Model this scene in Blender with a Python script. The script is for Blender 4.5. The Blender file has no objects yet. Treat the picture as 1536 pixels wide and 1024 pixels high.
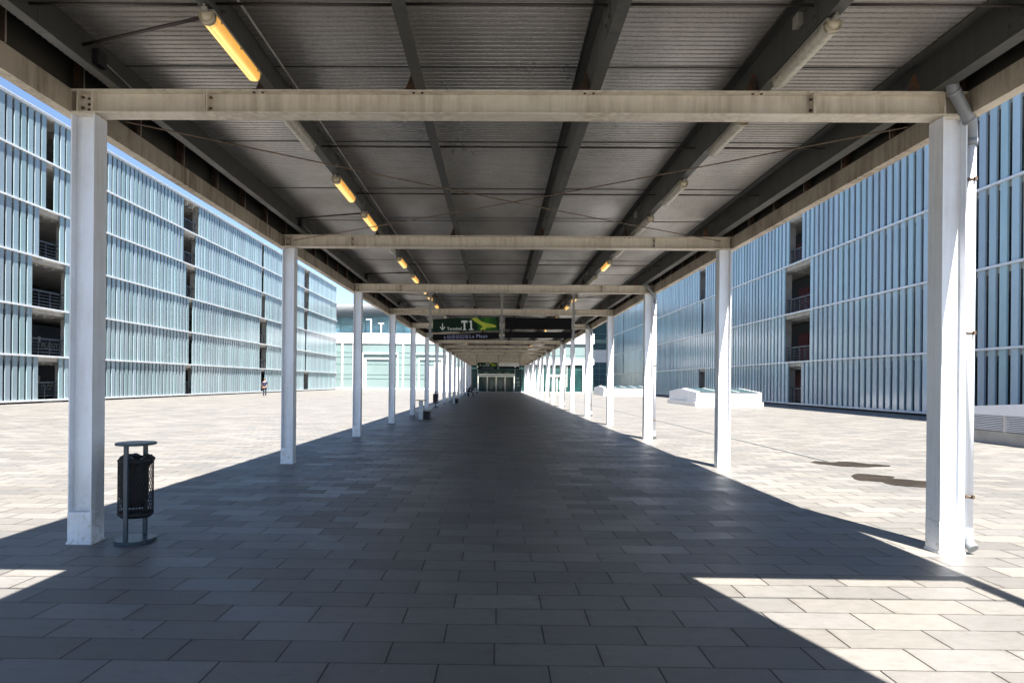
import bpy, bmesh, math, random
from mathutils import Vector, Matrix, Euler
random.seed(7)
R = math.radians
S = bpy.context.scene
COL = S.collection
PI = math.pi

# ------------------------------------------------------------------ camera, sky, sun, exposure
CAM_H = 1.55
cd = bpy.data.cameras.new('camera'); cam = bpy.data.objects.new('camera', cd); COL.objects.link(cam)
cam.location = (0, 0, CAM_H)
cd.sensor_width = 36.0; cd.lens = 36.0 * 1000 / 1536
cd.shift_x = 35.5 / 1536; cd.shift_y = 61.0 / 1536
cd.clip_start = 0.05; cd.clip_end = 3000
fw = Vector((-math.sin(.0125), math.cos(.0125), 0)); up = Vector((0, 0, 1)); rt = fw.cross(up)
m = Matrix((rt, up, -fw)).transposed().to_4x4()
cam.matrix_world = Matrix.Translation((0, 0, CAM_H)) @ m @ Matrix.Rotation(.0085, 4, 'Z')
S.camera = cam

SUN_EL = R(60); SUN_DX, SUN_DY = .247, -.969          # horizontal direction towards the sun
W = bpy.data.worlds.new("World"); S.world = W; W.use_nodes = True
wn = W.node_tree.nodes; wl = W.node_tree.links; wn.clear()
sky = wn.new('ShaderNodeTexSky'); sky.sky_type = 'NISHITA'; sky.sun_disc = False
sky.sun_elevation = SUN_EL; sky.sun_rotation = math.atan2(SUN_DX, SUN_DY)
sky.air_density = 0.8; sky.dust_density = 0.1; sky.ozone_density = 2.0
bg = wn.new('ShaderNodeBackground'); bg.inputs['Strength'].default_value = 0.05
wo = wn.new('ShaderNodeOutputWorld')
wl.new(sky.outputs[0], bg.inputs[0]); wl.new(bg.outputs[0], wo.inputs[0])
sl = bpy.data.lights.new('sun', 'SUN'); sl.energy = 5.0; sl.angle = R(0.5); sl.color = (1.0, .95, .87)
so = bpy.data.objects.new('sun', sl); COL.objects.link(so)
sd = Vector((SUN_DX * math.cos(SUN_EL), SUN_DY * math.cos(SUN_EL), math.sin(SUN_EL)))
so.rotation_euler = sd.to_track_quat('Z', 'Y').to_euler(); so.location = (10, -30, 60)
S.view_settings.view_transform = 'Standard'; S.view_settings.look = 'None'
S.view_settings.exposure = 2.25; S.view_settings.gamma = 1.0
S.render.engine = 'CYCLES'
S.cycles.max_bounces = 10; S.cycles.diffuse_bounces = 5; S.cycles.glossy_bounces = 4

# ------------------------------------------------------------------ materials
def newmat(name):
    mt = bpy.data.materials.new(name); mt.use_nodes = True
    nt = mt.node_tree; b = nt.nodes['Principled BSDF']
    return mt, nt, b
def N(nt, t, **kw):
    n = nt.nodes.new(t)
    for k, v in kw.items(): setattr(n, k, v)
    return n
def MATH(nt, op, a, b=None, c=None):
    n = nt.nodes.new('ShaderNodeMath'); n.operation = op
    for i, v in enumerate((a, b, c)):
        if v is None: continue
        if isinstance(v, (int, float)): n.inputs[i].default_value = v
        else: nt.links.new(v, n.inputs[i])
    return n.outputs[0]
def NOISE(nt, vec, scale, detail=4, rough=.6, dist=0):
    n = N(nt, 'ShaderNodeTexNoise'); n.inputs['Scale'].default_value = scale; n.inputs['Detail'].default_value = detail
    n.inputs['Roughness'].default_value = rough; n.inputs['Distortion'].default_value = dist
    nt.links.new(vec, n.inputs['Vector']); return n.outputs['Fac']
def RAMP(nt, fac, p0, p1, c0, c1):
    n = N(nt, 'ShaderNodeMapRange'); n.inputs[1].default_value = p0; n.inputs[2].default_value = p1
    n.inputs[3].default_value = c0; n.inputs[4].default_value = c1; n.clamp = True
    nt.links.new(fac, n.inputs[0]); return n.outputs[0]
def MIX(nt, fac, a, b, blend='MIX'):
    n = N(nt, 'ShaderNodeMix', data_type='RGBA', blend_type=blend)
    for i, v in ((0, fac), (6, a), (7, b)):
        if isinstance(v, (int, float)): n.inputs[i].default_value = v
        elif isinstance(v, tuple): n.inputs[i].default_value = (*v, 1) if len(v) == 3 else v
        else: nt.links.new(v, n.inputs[i])
    return n.outputs[2]
def SCALEV(nt, vec, s):
    n = N(nt, 'ShaderNodeMapping'); n.inputs['Scale'].default_value = s; nt.links.new(vec, n.inputs[0]); return n.outputs[0]
def POS(nt): return N(nt, 'ShaderNodeNewGeometry').outputs['Position']
def BUMP(nt, h, dist, strength=1.0):
    n = N(nt, 'ShaderNodeBump'); n.inputs['Distance'].default_value = dist; n.inputs['Strength'].default_value = strength
    nt.links.new(h, n.inputs['Height']); return n.outputs[0]

def plain(name, col, rough=.6, metal=0.0, var=.12, scale=3.0, spec=.5, emit=None, estr=0, bump=0):
    mt, nt, b = newmat(name)
    p = POS(nt); f = NOISE(nt, p, scale)
    v = RAMP(nt, f, .3, .7, 1 - var, 1 + var)
    c = N(nt, 'ShaderNodeVectorMath', operation='SCALE'); c.inputs[0].default_value = col; nt.links.new(v, c.inputs[3])
    nt.links.new(c.outputs[0], b.inputs['Base Color'])
    b.inputs['Roughness'].default_value = rough; b.inputs['Metallic'].default_value = metal
    b.inputs['Specular IOR Level'].default_value = spec
    if emit: b.inputs['Emission Color'].default_value = (*emit, 1); b.inputs['Emission Strength'].default_value = estr
    if bump: nt.links.new(BUMP(nt, NOISE(nt, p, scale * 8), bump), b.inputs['Normal'])
    return mt

def weathered(name, col, dirt=(.30, .22, .14), rust=(.10, .045, .02), dirt_amt=.5, rust_cut=.70, rough=.45, low=False):
    """old gloss paint: cloudy dirt, vertical drips, small rust spots"""
    mt, nt, b = newmat(name); p = POS(nt)
    cloud = NOISE(nt, p, 1.3, 5, .65)
    drip = NOISE(nt, SCALEV(nt, p, (14, 14, 1.1)), 1.0, 4, .6)
    fine = NOISE(nt, p, 45, 3, .6)
    d = MATH(nt, 'MULTIPLY', RAMP(nt, cloud, .36, .64, .08, 1), RAMP(nt, drip, .36, .62, .12, 1))
    d = MATH(nt, 'MULTIPLY', d, dirt_amt)
    c = MIX(nt, d, col, dirt)
    c = MIX(nt, RAMP(nt, fine, .3, .7, 0, .12), c, tuple(x * .6 for x in col))
    rn = NOISE(nt, p, 6.5, 8, .72, .4)
    r = RAMP(nt, rn, rust_cut, rust_cut + .045, 0, .9)
    if low:                                                   # scuffed, chipped paint near the foot
        z = N(nt, 'ShaderNodeSeparateXYZ'); nt.links.new(p, z.inputs[0])
        foot = RAMP(nt, z.outputs[2], .02, .55, 1, 0)
        chip = MATH(nt, 'MULTIPLY', RAMP(nt, NOISE(nt, p, 9, 8, .7, .8), .52, .58, 0, .5), foot)
        c = MIX(nt, chip, c, (.34, .27, .19))
    c = MIX(nt, r, c, rust)
    nt.links.new(c, b.inputs['Base Color'])
    nt.links.new(RAMP(nt, cloud, .3, .7, rough - .08, rough + .2), b.inputs['Roughness'])
    nt.links.new(BUMP(nt, fine, .0006), b.inputs['Normal'])
    return mt

M = {}
M['column'] = weathered('white_column_paint', (.80, .83, .88), dirt_amt=.30, rust_cut=.74, low=True)
M['beam'] = weathered('cream_beam_paint', (.72, .66, .55), dirt=(.28, .21, .14), dirt_amt=.6, rust_cut=.665)
M['side_beam'] = weathered('stained_side_beam_paint', (.50, .435, .335), dirt=(.15, .10, .06), dirt_amt=.95, rust_cut=.65)
M['rusty'] = weathered('rusty_bracket', (.055, .036, .024), dirt=(.05, .022, .012), dirt_amt=.9, rust_cut=.5)
M['purlin'] = weathered('grey_purlin_paint', (.052, .055, .050), dirt=(.10, .092, .078), dirt_amt=.6, rust_cut=.80, rough=.5)
M['rod'] = plain('dark_steel_rod', (.06, .05, .045), .5, .4)
M['brace'] = plain('rusty_brace_rod', (.17, .12, .08), .7, .2, .4, 8)
M['fascia'] = plain('dark_fascia_sheet', (.065, .058, .045), .7)
M['pipe_grey'] = plain('grey_pvc_pipe', (.22, .235, .25), .4)
M['pipe_white'] = weathered('white_pipe_paint', (.74, .76, .80), dirt_amt=.15, rust_cut=.85)
M['conduit'] = plain('steel_conduit', (.33, .31, .28), .4, .5)
M['bolt'] = plain('bolt', (.10, .07, .05), .6, .3)
M['lamp_body'] = plain('lamp_housing', (.28, .26, .22), .5)
M['lamp_off'] = plain('dusty_diffuser', (.46, .43, .35), .35, 0, .2, 20)
M['lamp_on'] = None
M['lamp_cap'] = plain('clear_lamp_end', (.55, .47, .33), .25)
M['bin'] = plain('blue_grey_bin_enamel', (.035, .055, .075), .35)
M['mesh'] = plain('bin_black_mesh', (.012, .012, .014), .45)
M['bag'] = plain('black_bin_bag', (.010, .009, .010), .3, 0, .3, 30, bump=.01)
M['white_wall'] = plain('white_render', (.78, .77, .74), .7, 0, .05, .8)
M['white_panel'] = plain('white_metal_panel', (.74, .75, .78), .45, 0, .06, 1.2)
M['concrete'] = plain('concrete', (.36, .34, .31), .85, 0, .2, 1.5, bump=.002)
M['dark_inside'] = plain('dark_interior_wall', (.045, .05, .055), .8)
M['plinth'] = plain('dark_plinth', (.05, .048, .045), .8)
M['rail'] = plain('pale_rail', (.62, .64, .66), .4, .1)
M['railing'] = plain('dark_railing', (.03, .04, .055), .45)
M['red'] = plain('dark_red_door', (.12, .010, .010), .5)
M['navy'] = plain('navy_board', (.012, .018, .035), .6)
M['mural'] = plain('grey_lettering', (.42, .40, .36), .6)
M['frame_white'] = plain('white_window_frame', (.78, .79, .78), .4)
M['joint'] = plain('glazing_joint', (.14, .24, .25), .4)
M['steel'] = plain('brushed_steel', (.26, .25, .24), .45, .3)
M['bench_end'] = plain('pale_bench_steel', (.50, .53, .56), .4)
M['bench_seat'] = plain('bench_stone', (.52, .49, .45), .5)
M['bench_top'] = plain('tan_table_board', (.34, .24, .15), .5)
M['black'] = plain('black_plastic', (.012, .012, .014), .5)
M['sign_green'] = None
M['sign_black'] = plain('sign_black', (.006, .0055, .007), .6, spec=.12)
M['sign_white'] = plain('sign_white_letter', (.72, .74, .70), .5)
M['sign_lilac'] = plain('sign_grey_letter', (.30, .30, .48), .5)
M['sign_yellow'] = plain('sign_yellow_green', (.40, .44, .03), .5, 0, .15, 6)
M['sign_back'] = plain('sign_blank_grey', (.85, .83, .80), .5)
M['skin'] = plain('skin', (.30, .17, .12), .55); M['hair'] = plain('black_hair', (.012, .010, .010), .6)
M['navy_cloth'] = plain('navy_cloth', (.014, .014, .045), .85, 0, .2, 10)
M['jean'] = plain('dark_trousers', (.012, .015, .03), .85); M['dark_cloth'] = plain('dark_cloth', (.015, .015, .02), .85)
M['shoe'] = plain('white_shoe', (.6, .6, .6), .6); M['pale_shirt'] = plain('pale_shirt', (.5, .48, .47), .8)
M['soffit'] = None

def sign_green():
    mt, nt, b = newmat('sign_green_print'); p = POS(nt)
    f = NOISE(nt, SCALEV(nt, p, (3.2, 1, 1.2)), 1.0, 2, .5)
    x = N(nt, 'ShaderNodeSeparateXYZ'); nt.links.new(p, x.inputs[0])
    g = MATH(nt, 'MULTIPLY', RAMP(nt, f, .45, .65, 0, 1), RAMP(nt, x.outputs[0], -1.6, 0.1, .15, 1))
    nt.links.new(MIX(nt, g, (.002, .016, .009), (.035, .16, .015)), b.inputs['Base Color']); b.inputs['Roughness'].default_value = .5; b.inputs['Specular IOR Level'].default_value = .15
    return mt
M['sign_green'] = sign_green()

def glass_slat(name, col, rough=.22, var=.16):
    mt, nt, b = newmat(name); g = N(nt, 'ShaderNodeNewGeometry')
    z = N(nt, 'ShaderNodeSeparateXYZ'); nt.links.new(g.outputs['Position'], z.inputs[0])
    st = NOISE(nt, SCALEV(nt, g.outputs['Position'], (1, 1.2, .25)), 1.0, 3)
    v = MATH(nt, 'MULTIPLY', RAMP(nt, g.outputs['Random Per Island'], 0, 1, 1 - var, 1 + var), RAMP(nt, st, .3, .7, .9, 1.08))
    c = N(nt, 'ShaderNodeVectorMath', operation='SCALE'); c.inputs[0].default_value = col; nt.links.new(v, c.inputs[3])
    nt.links.new(c.outputs[0], b.inputs['Base Color'])
    w = N(nt, 'ShaderNodeTexWhiteNoise', noise_dimensions='1D'); nt.links.new(g.outputs['Random Per Island'], w.inputs['W'])
    hue = MIX(nt, w.outputs['Value'], (.95, 1.02, .99), (1.05, .98, 1.02)); mm = MIX(nt, 1.0, c.outputs[0], hue, 'MULTIPLY')
    nt.links.new(mm, b.inputs['Base Color'])
    b.inputs['Roughness'].default_value = rough; b.inputs['IOR'].default_value = 1.5
    b.inputs['Specular IOR Level'].default_value = .8
    nt.links.new(BUMP(nt, NOISE(nt, g.outputs['Position'], 2.0, 2), .01, .4), b.inputs['Normal'])
    return mt
M['slat_left'] = glass_slat('pale_glass_slat', (.21, .285, .32))
M['slat_right'] = glass_slat('blue_glass_slat', (.30, .41, .47))

def glazing(name, col, rough=.12, var=.2, sc=.35, metal=0.0):
    mt, nt, b = newmat(name); p = POS(nt)
    f = NOISE(nt, p, sc, 3); v = RAMP(nt, f, .3, .7, 1 - var, 1 + var)
    c = N(nt, 'ShaderNodeVectorMath', operation='SCALE'); c.inputs[0].default_value = col; nt.links.new(v, c.inputs[3])
    nt.links.new(c.outputs[0], b.inputs['Base Color'])
    b.inputs['Roughness'].default_value = rough; b.inputs['Specular IOR Level'].default_value = .7; b.inputs['Metallic'].default_value = metal
    nt.links.new(BUMP(nt, NOISE(nt, p, .8, 2), .02, .3), b.inputs['Normal'])
    return mt
M['g_pale'] = glazing('frosted_green_glass', (.15, .205, .205), .35, .08)
M['g_blue'] = glazing('blue_glass', (.38, .66, .76), .12, metal=.55)
M['g_deep'] = glazing('deep_blue_glass', (.03, .09, .12), .12)
M['g_teal'] = glazing('dark_teal_glass', (.012, .045, .045), .08, .4, .6)
M['g_teal'].node_tree.nodes['Principled BSDF'].inputs['Specular IOR Level'].default_value = .4
M['g_roof'] = glazing('skylight_glass', (.035, .075, .08), .15)

def soffit_mat():
    mt, nt, b = newmat('soffit_panels'); p = POS(nt)
    w = N(nt, 'ShaderNodeTexWave', wave_type='BANDS', bands_direction='DIAGONAL'); w.inputs['Scale'].default_value = .28
    nt.links.new(p, w.inputs[0])
    nt.links.new(MIX(nt, RAMP(nt, w.outputs['Fac'], .1, .25, .8, 0), (.42, .44, .46), (.22, .24, .26)), b.inputs['Base Color'])
    b.inputs['Roughness'].default_value = .5
    return mt
M['soffit'] = soffit_mat()
def lamp_mat():
    """translucent yellowed cover with two tubes glowing through it"""
    mt, nt, b = newmat('glowing_diffuser'); tc = N(nt, 'ShaderNodeTexCoord'); s = N(nt, 'ShaderNodeSeparateXYZ'); nt.links.new(tc.outputs['Object'], s.inputs[0])
    ax = MATH(nt, 'ABSOLUTE', s.outputs[0]); tube = RAMP(nt, MATH(nt, 'ABSOLUTE', MATH(nt, 'SUBTRACT', ax, .018)), .004, .026, 1, 0)
    ends = MATH(nt, 'MULTIPLY', RAMP(nt, s.outputs[1], .01, .09, .25, 1), RAMP(nt, s.outputs[1], .93, .985, 1, .4))
    dirt = RAMP(nt, NOISE(nt, SCALEV(nt, tc.outputs['Object'], (30, 4, 30)), 1.0, 4), .35, .65, .8, 1)
    st = MATH(nt, 'MULTIPLY', MATH(nt, 'MULTIPLY', RAMP(nt, tube, 0, 1, .19, .36), ends), dirt)
    nt.links.new(MIX(nt, tube, (1, .46, .07), (1, .68, .22)), b.inputs['Emission Color']); nt.links.new(st, b.inputs['Emission Strength'])
    b.inputs['Base Color'].default_value = (.45, .34, .14, 1); b.inputs['Roughness'].default_value = .3
    return mt
M['lamp_on'] = lamp_mat()

def deck_mat():
    mt, nt, b = newmat('galvanised_roof_deck'); p = POS(nt)
    sp = NOISE(nt, SCALEV(nt, p, (30, 60, 30)), 1.0, 4, .7)
    cl = NOISE(nt, SCALEV(nt, p, (.7, .35, 1)), 1.0, 4, .6)
    c = MIX(nt, RAMP(nt, sp, .3, .7, 0, 1), (.35, .335, .315), (.56, .54, .51))
    c = MIX(nt, RAMP(nt, cl, .42, .72, 0, .6), c, (.20, .18, .15))
    nt.links.new(c, b.inputs['Base Color']); b.inputs['Metallic'].default_value = .5
    nt.links.new(RAMP(nt, cl, .3, .7, .26, .42), b.inputs['Roughness'])
    nt.links.new(BUMP(nt, sp, .003, .6), b.inputs['Normal'])
    return mt
M['deck'] = deck_mat()

def paving():
    mt, nt, b = newmat('stone_paving'); p = POS(nt)
    s = N(nt, 'ShaderNodeSeparateXYZ'); nt.links.new(p, s.inputs[0])
    x, y = s.outputs[0], s.outputs[1]
    LY, LX, J = .3045, .602, .0068
    wob = MATH(nt, 'MULTIPLY', MATH(nt, 'SUBTRACT', NOISE(nt, p, 1.7, 2), .5), .006)
    v = MATH(nt, 'DIVIDE', MATH(nt, 'SUBTRACT', MATH(nt, 'ADD', y, wob), 5.487), LY)
    row = MATH(nt, 'FLOOR', v); fv = MATH(nt, 'SUBTRACT', v, row)
    odd = MATH(nt, 'MODULO', MATH(nt, 'ABSOLUTE', row), 2.0)
    wr = N(nt, 'ShaderNodeTexWhiteNoise', noise_dimensions='1D'); nt.links.new(row, wr.inputs['W'])
    jig = MATH(nt, 'MULTIPLY', MATH(nt, 'SUBTRACT', wr.outputs['Value'], .5), .07)
    u = MATH(nt, 'ADD', MATH(nt, 'ADD', MATH(nt, 'DIVIDE', x, LX), MATH(nt, 'MULTIPLY', odd, .5)), jig)
    ci = MATH(nt, 'FLOOR', u); fu = MATH(nt, 'SUBTRACT', u, ci)
    du = MATH(nt, 'MULTIPLY', MATH(nt, 'MINIMUM', fu, MATH(nt, 'SUBTRACT', 1.0, fu)), LX)
    dv = MATH(nt, 'MULTIPLY', MATH(nt, 'MINIMUM', fv, MATH(nt, 'SUBTRACT', 1.0, fv)), LY)
    d = MATH(nt, 'MINIMUM', du, MATH(nt, 'MULTIPLY', dv, 1.5))
    joint = RAMP(nt, d, J * .5, J * .95, 1, 0)
    cb = N(nt, 'ShaderNodeCombineXYZ'); nt.links.new(row, cb.inputs[0]); nt.links.new(ci, cb.inputs[1])
    w = N(nt, 'ShaderNodeTexWhiteNoise', noise_dimensions='2D'); nt.links.new(cb.outputs[0], w.inputs['Vector'])
    w2 = N(nt, 'ShaderNodeTexWhiteNoise', noise_dimensions='3D')
    cb2 = N(nt, 'ShaderNodeCombineXYZ'); nt.links.new(ci, cb2.inputs[0]); nt.links.new(row, cb2.inputs[1]); cb2.inputs[2].default_value = 7.3
    nt.links.new(cb2.outputs[0], w2.inputs['Vector'])
    grain = NOISE(nt, SCALEV(nt, p, (9, 38, 9)), 1.0, 5, .65, .3)
    cloud = NOISE(nt, p, .35, 5, .6)
    spk = NOISE(nt, p, 160, 2, .6)
    c = MIX(nt, w2.outputs['Value'], (.156, .150, .144), (.180, .168, .153))
    val = MATH(nt, 'MULTIPLY', RAMP(nt, w.outputs['Value'], 0, 1, .80, 1.10), RAMP(nt, grain, .25, .75, .86, 1.10))
    val = MATH(nt, 'MULTIPLY', val, RAMP(nt, cloud, .3, .7, .90, 1.07))
    val = MATH(nt, 'MULTIPLY', val, RAMP(nt, spk, .25, .75, .90, 1.08))
    sc = N(nt, 'ShaderNodeVectorMath', operation='SCALE'); nt.links.new(c, sc.inputs[0]); nt.links.new(val, sc.inputs[3])
    # old stains and chewing-gum spots
    st = RAMP(nt, NOISE(nt, p, 2.3, 7, .7, .6), .63, .70, 0, .35)
    c = MIX(nt, st, sc.outputs[0], (.075, .068, .060))
    vo = N(nt, 'ShaderNodeTexVoronoi'); vo.inputs['Scale'].default_value = 1.9; vo.inputs['Randomness'].default_value = 1.0; nt.links.new(p, vo.inputs['Vector'])
    gum = RAMP(nt, vo.outputs['Distance'], .028, .042, .55, 0)
    c = MIX(nt, gum, c, (.05, .048, .046))
    edge = MATH(nt, 'MULTIPLY', RAMP(nt, d, 0, .05, 1, 0), RAMP(nt, NOISE(nt, p, 5.5, 5, .7), .45, .68, 0, .6))
    c = MIX(nt, edge, c, (.072, .060, .046))
    mot = NOISE(nt, SCALEV(nt, p, (7, 11, 7)), 1.0, 8, .8)
    c = MIX(nt, RAMP(nt, mot, .50, .68, 0, .45), c, (.085, .078, .070))
    c = MIX(nt, RAMP(nt, mot, .30, .42, .22, 0), c, (.23, .22, .205))
    vs = N(nt, 'ShaderNodeTexVoronoi'); vs.inputs['Scale'].default_value = 2.6; nt.links.new(p, vs.inputs['Vector'])
    c = MIX(nt, RAMP(nt, vs.outputs['Distance'], .012, .018, .7, 0), c, (.42, .41, .38))
    c = MIX(nt, joint, c, (.006, .005, .004))
    nt.links.new(c, b.inputs['Base Color'])
    rg = MATH(nt, 'ADD', RAMP(nt, w2.outputs['Value'], 0, 1, .43, .60), RAMP(nt, grain, .3, .7, -.06, .08))
    nt.links.new(rg, b.inputs['Roughness']); b.inputs['Specular IOR Level'].default_value = .36
    h = MATH(nt, 'ADD', MATH(nt, 'MULTIPLY', joint, -1.0), MATH(nt, 'MULTIPLY', grain, .15))
    nt.links.new(BUMP(nt, h, .003, .8), b.inputs['Normal'])
    return mt
M['paving'] = paving()

def wet_mat():
    mt, nt, b = newmat('wet_paving'); p = POS(nt)
    br = N(nt, 'ShaderNodeTexBrick'); br.inputs['Scale'].default_value = 1.0; br.inputs['Brick Width'].default_value = .3; br.inputs['Row Height'].default_value = .3
    br.inputs['Mortar Size'].default_value = .012; br.inputs['Color1'].default_value = (.020, .015, .010, 1); br.inputs['Color2'].default_value = (.030, .023, .016, 1)
    br.inputs['Mortar'].default_value = (.014, .011, .008, 1); nt.links.new(p, br.inputs['Vector'])
    nt.links.new(br.outputs['Color'], b.inputs['Base Color']); b.inputs['Roughness'].default_value = .5; b.inputs['Specular IOR Level'].default_value = .15
    return mt
M['wet'] = wet_mat()

# ------------------------------------------------------------------ mesh helpers
class MB:
    def __init__(s): s.v = []; s.f = []; s.sm = []
    def add(s, vs, fs, smooth=False):
        o = len(s.v); s.v += [tuple(p) for p in vs]
        for f in fs: s.f.append([i + o for i in f]); s.sm.append(smooth)
        return s
    def box(s, x0, x1, y0, y1, z0, z1):
        vs = [(x, y, z) for z in (z0, z1) for y in (y0, y1) for x in (x0, x1)]
        return s.add(vs, [(0, 2, 3, 1), (4, 5, 7, 6), (0, 1, 5, 4), (2, 6, 7, 3), (0, 4, 6, 2), (1, 3, 7, 5)])
    def prism(s, prof, axis, a, b):
        """closed 2-D profile extruded along axis: 'x' (profile y,z) 'y' (x,z) 'z' (x,y)"""
        def P(q, t): return {'x': (t, q[0], q[1]), 'y': (q[0], t, q[1]), 'z': (q[0], q[1], t)}[axis]
        n = len(prof); vs = [P(q, a) for q in prof] + [P(q, b) for q in prof]
        fs = [(i, (i + 1) % n, (i + 1) % n + n, i + n) for i in range(n)]
        fs += [tuple(range(n))[::-1], tuple(range(n, 2 * n))]
        return s.add(vs, fs)
    def tube(s, pts, r, n=10, cap=True):
        pts = [Vector(p) for p in pts]; rs = r if isinstance(r, (list, tuple)) else [r] * len(pts)
        vs = []; prev = None
        for i, p in enumerate(pts):
            d = (pts[min(i + 1, len(pts) - 1)] - pts[max(i - 1, 0)]).normalized()
            if prev is None:
                a = Vector((0, 0, 1)) if abs(d.z) < .9 else Vector((1, 0, 0)); u = d.cross(a).normalized()
            else: u = (prev - d * prev.dot(d)).normalized()
            prev = u; w = d.cross(u)
            for k in range(n):
                t = 2 * PI * k / n; vs.append(p + (u * math.cos(t) + w * math.sin(t)) * rs[i])
        fs = []
        for i in range(len(pts) - 1):
            for k in range(n): fs.append((i * n + k, i * n + (k + 1) % n, (i + 1) * n + (k + 1) % n, (i + 1) * n + k))
        s.add(vs, fs, True)
        if cap:
            o = len(s.v) - len(vs)
            s.f.append([o + k for k in range(n)][::-1]); s.sm.append(False)
            s.f.append([o + (len(pts) - 1) * n + k for k in range(n)]); s.sm.append(False)
        return s
    def build(s, name, mat, parent=None, loc=None, bevel=0):
        me = bpy.data.meshes.new(name); me.from_pydata(s.v, [], s.f)
        me.polygons.foreach_set('use_smooth', s.sm); me.materials.append(M[mat] if isinstance(mat, str) else mat)
        bm = bmesh.new(); bm.from_mesh(me); bmesh.ops.recalc_face_normals(bm, faces=bm.faces)
        if bevel: bmesh.ops.bevel(bm, geom=bm.edges[:], offset=bevel, segments=1, affect='EDGES')
        bm.to_mesh(me); bm.free(); me.update()
        o = bpy.data.objects.new(name, me); COL.objects.link(o)
        if parent: o.parent = parent
        if loc: o.location = loc
        return o
def tag(o, label=None, cat=None, group=None, kind=None):
    for k, v in (('label', label), ('category', cat), ('group', group), ('kind', kind)):
        if v: o[k] = v
    return o
def empty(name, loc, label, cat, group=None, rz=0):
    o = bpy.data.objects.new(name, None); COL.objects.link(o); o.location = loc; o.rotation_euler = (0, 0, rz)
    o.empty_display_size = .2
    return tag(o, label, cat, group)
def structure(o): o['kind'] = 'structure'; return o
def twin(o, parent=None, loc=None):
    c = o.copy(); COL.objects.link(c)
    if parent: c.parent = parent
    if loc is not None: c.location = loc
    return c
def twin_tree(o, loc, label, rz=None, group=None, parent=None):
    c = o.copy(); COL.objects.link(c); c.parent = parent
    if loc is not None: c.location = loc
    if rz is not None: c.rotation_euler.z = rz
    if label: c['label'] = label
    for ch in list(o.children):
        d = ch.copy(); COL.objects.link(d); d.parent = c
        for g in list(ch.children):
            e = g.copy(); COL.objects.link(e); e.parent = d
    return c
ORD = ['zeroth', 'first', 'second', 'third', 'fourth', 'fifth', 'sixth', 'seventh', 'eighth', 'ninth', 'tenth', 'eleventh', 'twelfth', 'thirteenth', 'fourteenth', 'fifteenth', 'sixteenth', 'seventeenth']

# ------------------------------------------------------------------ setting: ground
g = MB().add([(-700, -400, 0), (700, -400, 0), (700, 900, 0), (-700, 900, 0)], [(0, 1, 2, 3)])
structure(g.build('plaza_ground', 'paving'))
M['drain'] = plain('slot_drain', (.03, .03, .03), .6)
M['drain_edge'] = plain('drain_kerb', (.16, .165, .16), .6)
for (x, y0, y1, lab) in ((6.72, 13.6, 100, 'thin dark slot drain along the plaza beside the right columns and puddles'), (-15.1, 8, 118, 'thin dark slot drain across the sunny plaza before the pale car park')):
    d = empty('slot_drain', (x, y0, 0), lab, 'drain', 'slot drains in the plaza')
    MB().box(-.028, .028, 0, y1 - y0, .0005, .004).build('slot', 'drain', d)
    MB().box(.032, .10, 0, y1 - y0, .0005, .005).build('edge_strip', 'drain_edge', d)
def puddle(pts, lab):
    n = len(pts); P = []
    for i in range(n):                                        # smooth closed outline
        p0, p1, p2, p3 = (Vector(pts[(i + k - 1) % n]) for k in range(4))
        for t in (0, .17, .33, .5, .67, .83):
            P.append(.5 * ((2 * p1) + (-p0 + p2) * t + (2 * p0 - 5 * p1 + 4 * p2 - p3) * t * t + (-p0 + 3 * p1 - 3 * p2 + p3) * t ** 3))
    rp = random.Random(len(P)); P = [q + Vector((rp.uniform(-.035, .035), rp.uniform(-.03, .03))) for q in P]
    mb = MB().add([(q.x, q.y, .006) for q in P], [tuple(range(len(P)))])
    tag(mb.build('puddle', 'wet'), lab, 'puddle', 'puddles on the plaza')
puddle([(6.28, 13.35), (6.5, 13.62), (6.75, 13.45), (7.1, 13.62), (7.35, 13.3), (7.62, 12.98), (7.25, 12.78), (6.9, 12.72), (6.6, 12.82), (6.42, 13.1)], 'narrow dark puddle on the paving at the end of the slot drain')
puddle([(5.95, 10.95), (6.05, 11.45), (6.4, 11.75), (6.75, 11.4), (6.6, 11.2), (6.85, 11.05), (7.1, 10.75), (6.85, 10.25), (6.5, 10.28), (6.15, 10.55), (6.2, 10.8)], 'irregular dark puddle on the paving nearest to the column with downpipe')

# ------------------------------------------------------------------ the canopy
BAY = 6.17; NB = 16; XL, XR = -3.90, 4.21
def by(n): return 6.2 + BAY * (n - 1)
canopy = empty('canopy_walkway', (0, 0, 0), 'long steel canopy on white columns leading straight to the glass entrance', 'canopy')
HW = .111
def col_mb():
    b = MB(); t = .011
    b.box(-HW, -HW + t, 0, .205, .3, 4.03); b.box(HW - t, HW, 0, .205, .3, 4.03)
    b.box(-HW + t, HW - t, .075, .084, .3, 4.03)
    b.box(-HW - .01, HW + .01, -.01, .215, 0, .022)             # floor plate
    return b
colL = col_mb().build('column', 'column', canopy)
shoe = MB().box(-HW - .004, HW + .004, -.004, .209, .022, .30).build('column_shoe', 'column', colL, bevel=.006)
cap = MB().box(-HW, HW, 0, .205, 4.03, 4.042).build('cap_plate', 'beam', colL)
for n in range(0, NB + 1):
    for x in (XL, XR):
        if n == 1 and x == XL: c = colL
        else:
            c = colL.copy(); COL.objects.link(c); c.parent = canopy
            for ch in (shoe, cap): twin(ch, c)
        c.location = (x, by(n), 0)
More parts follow.
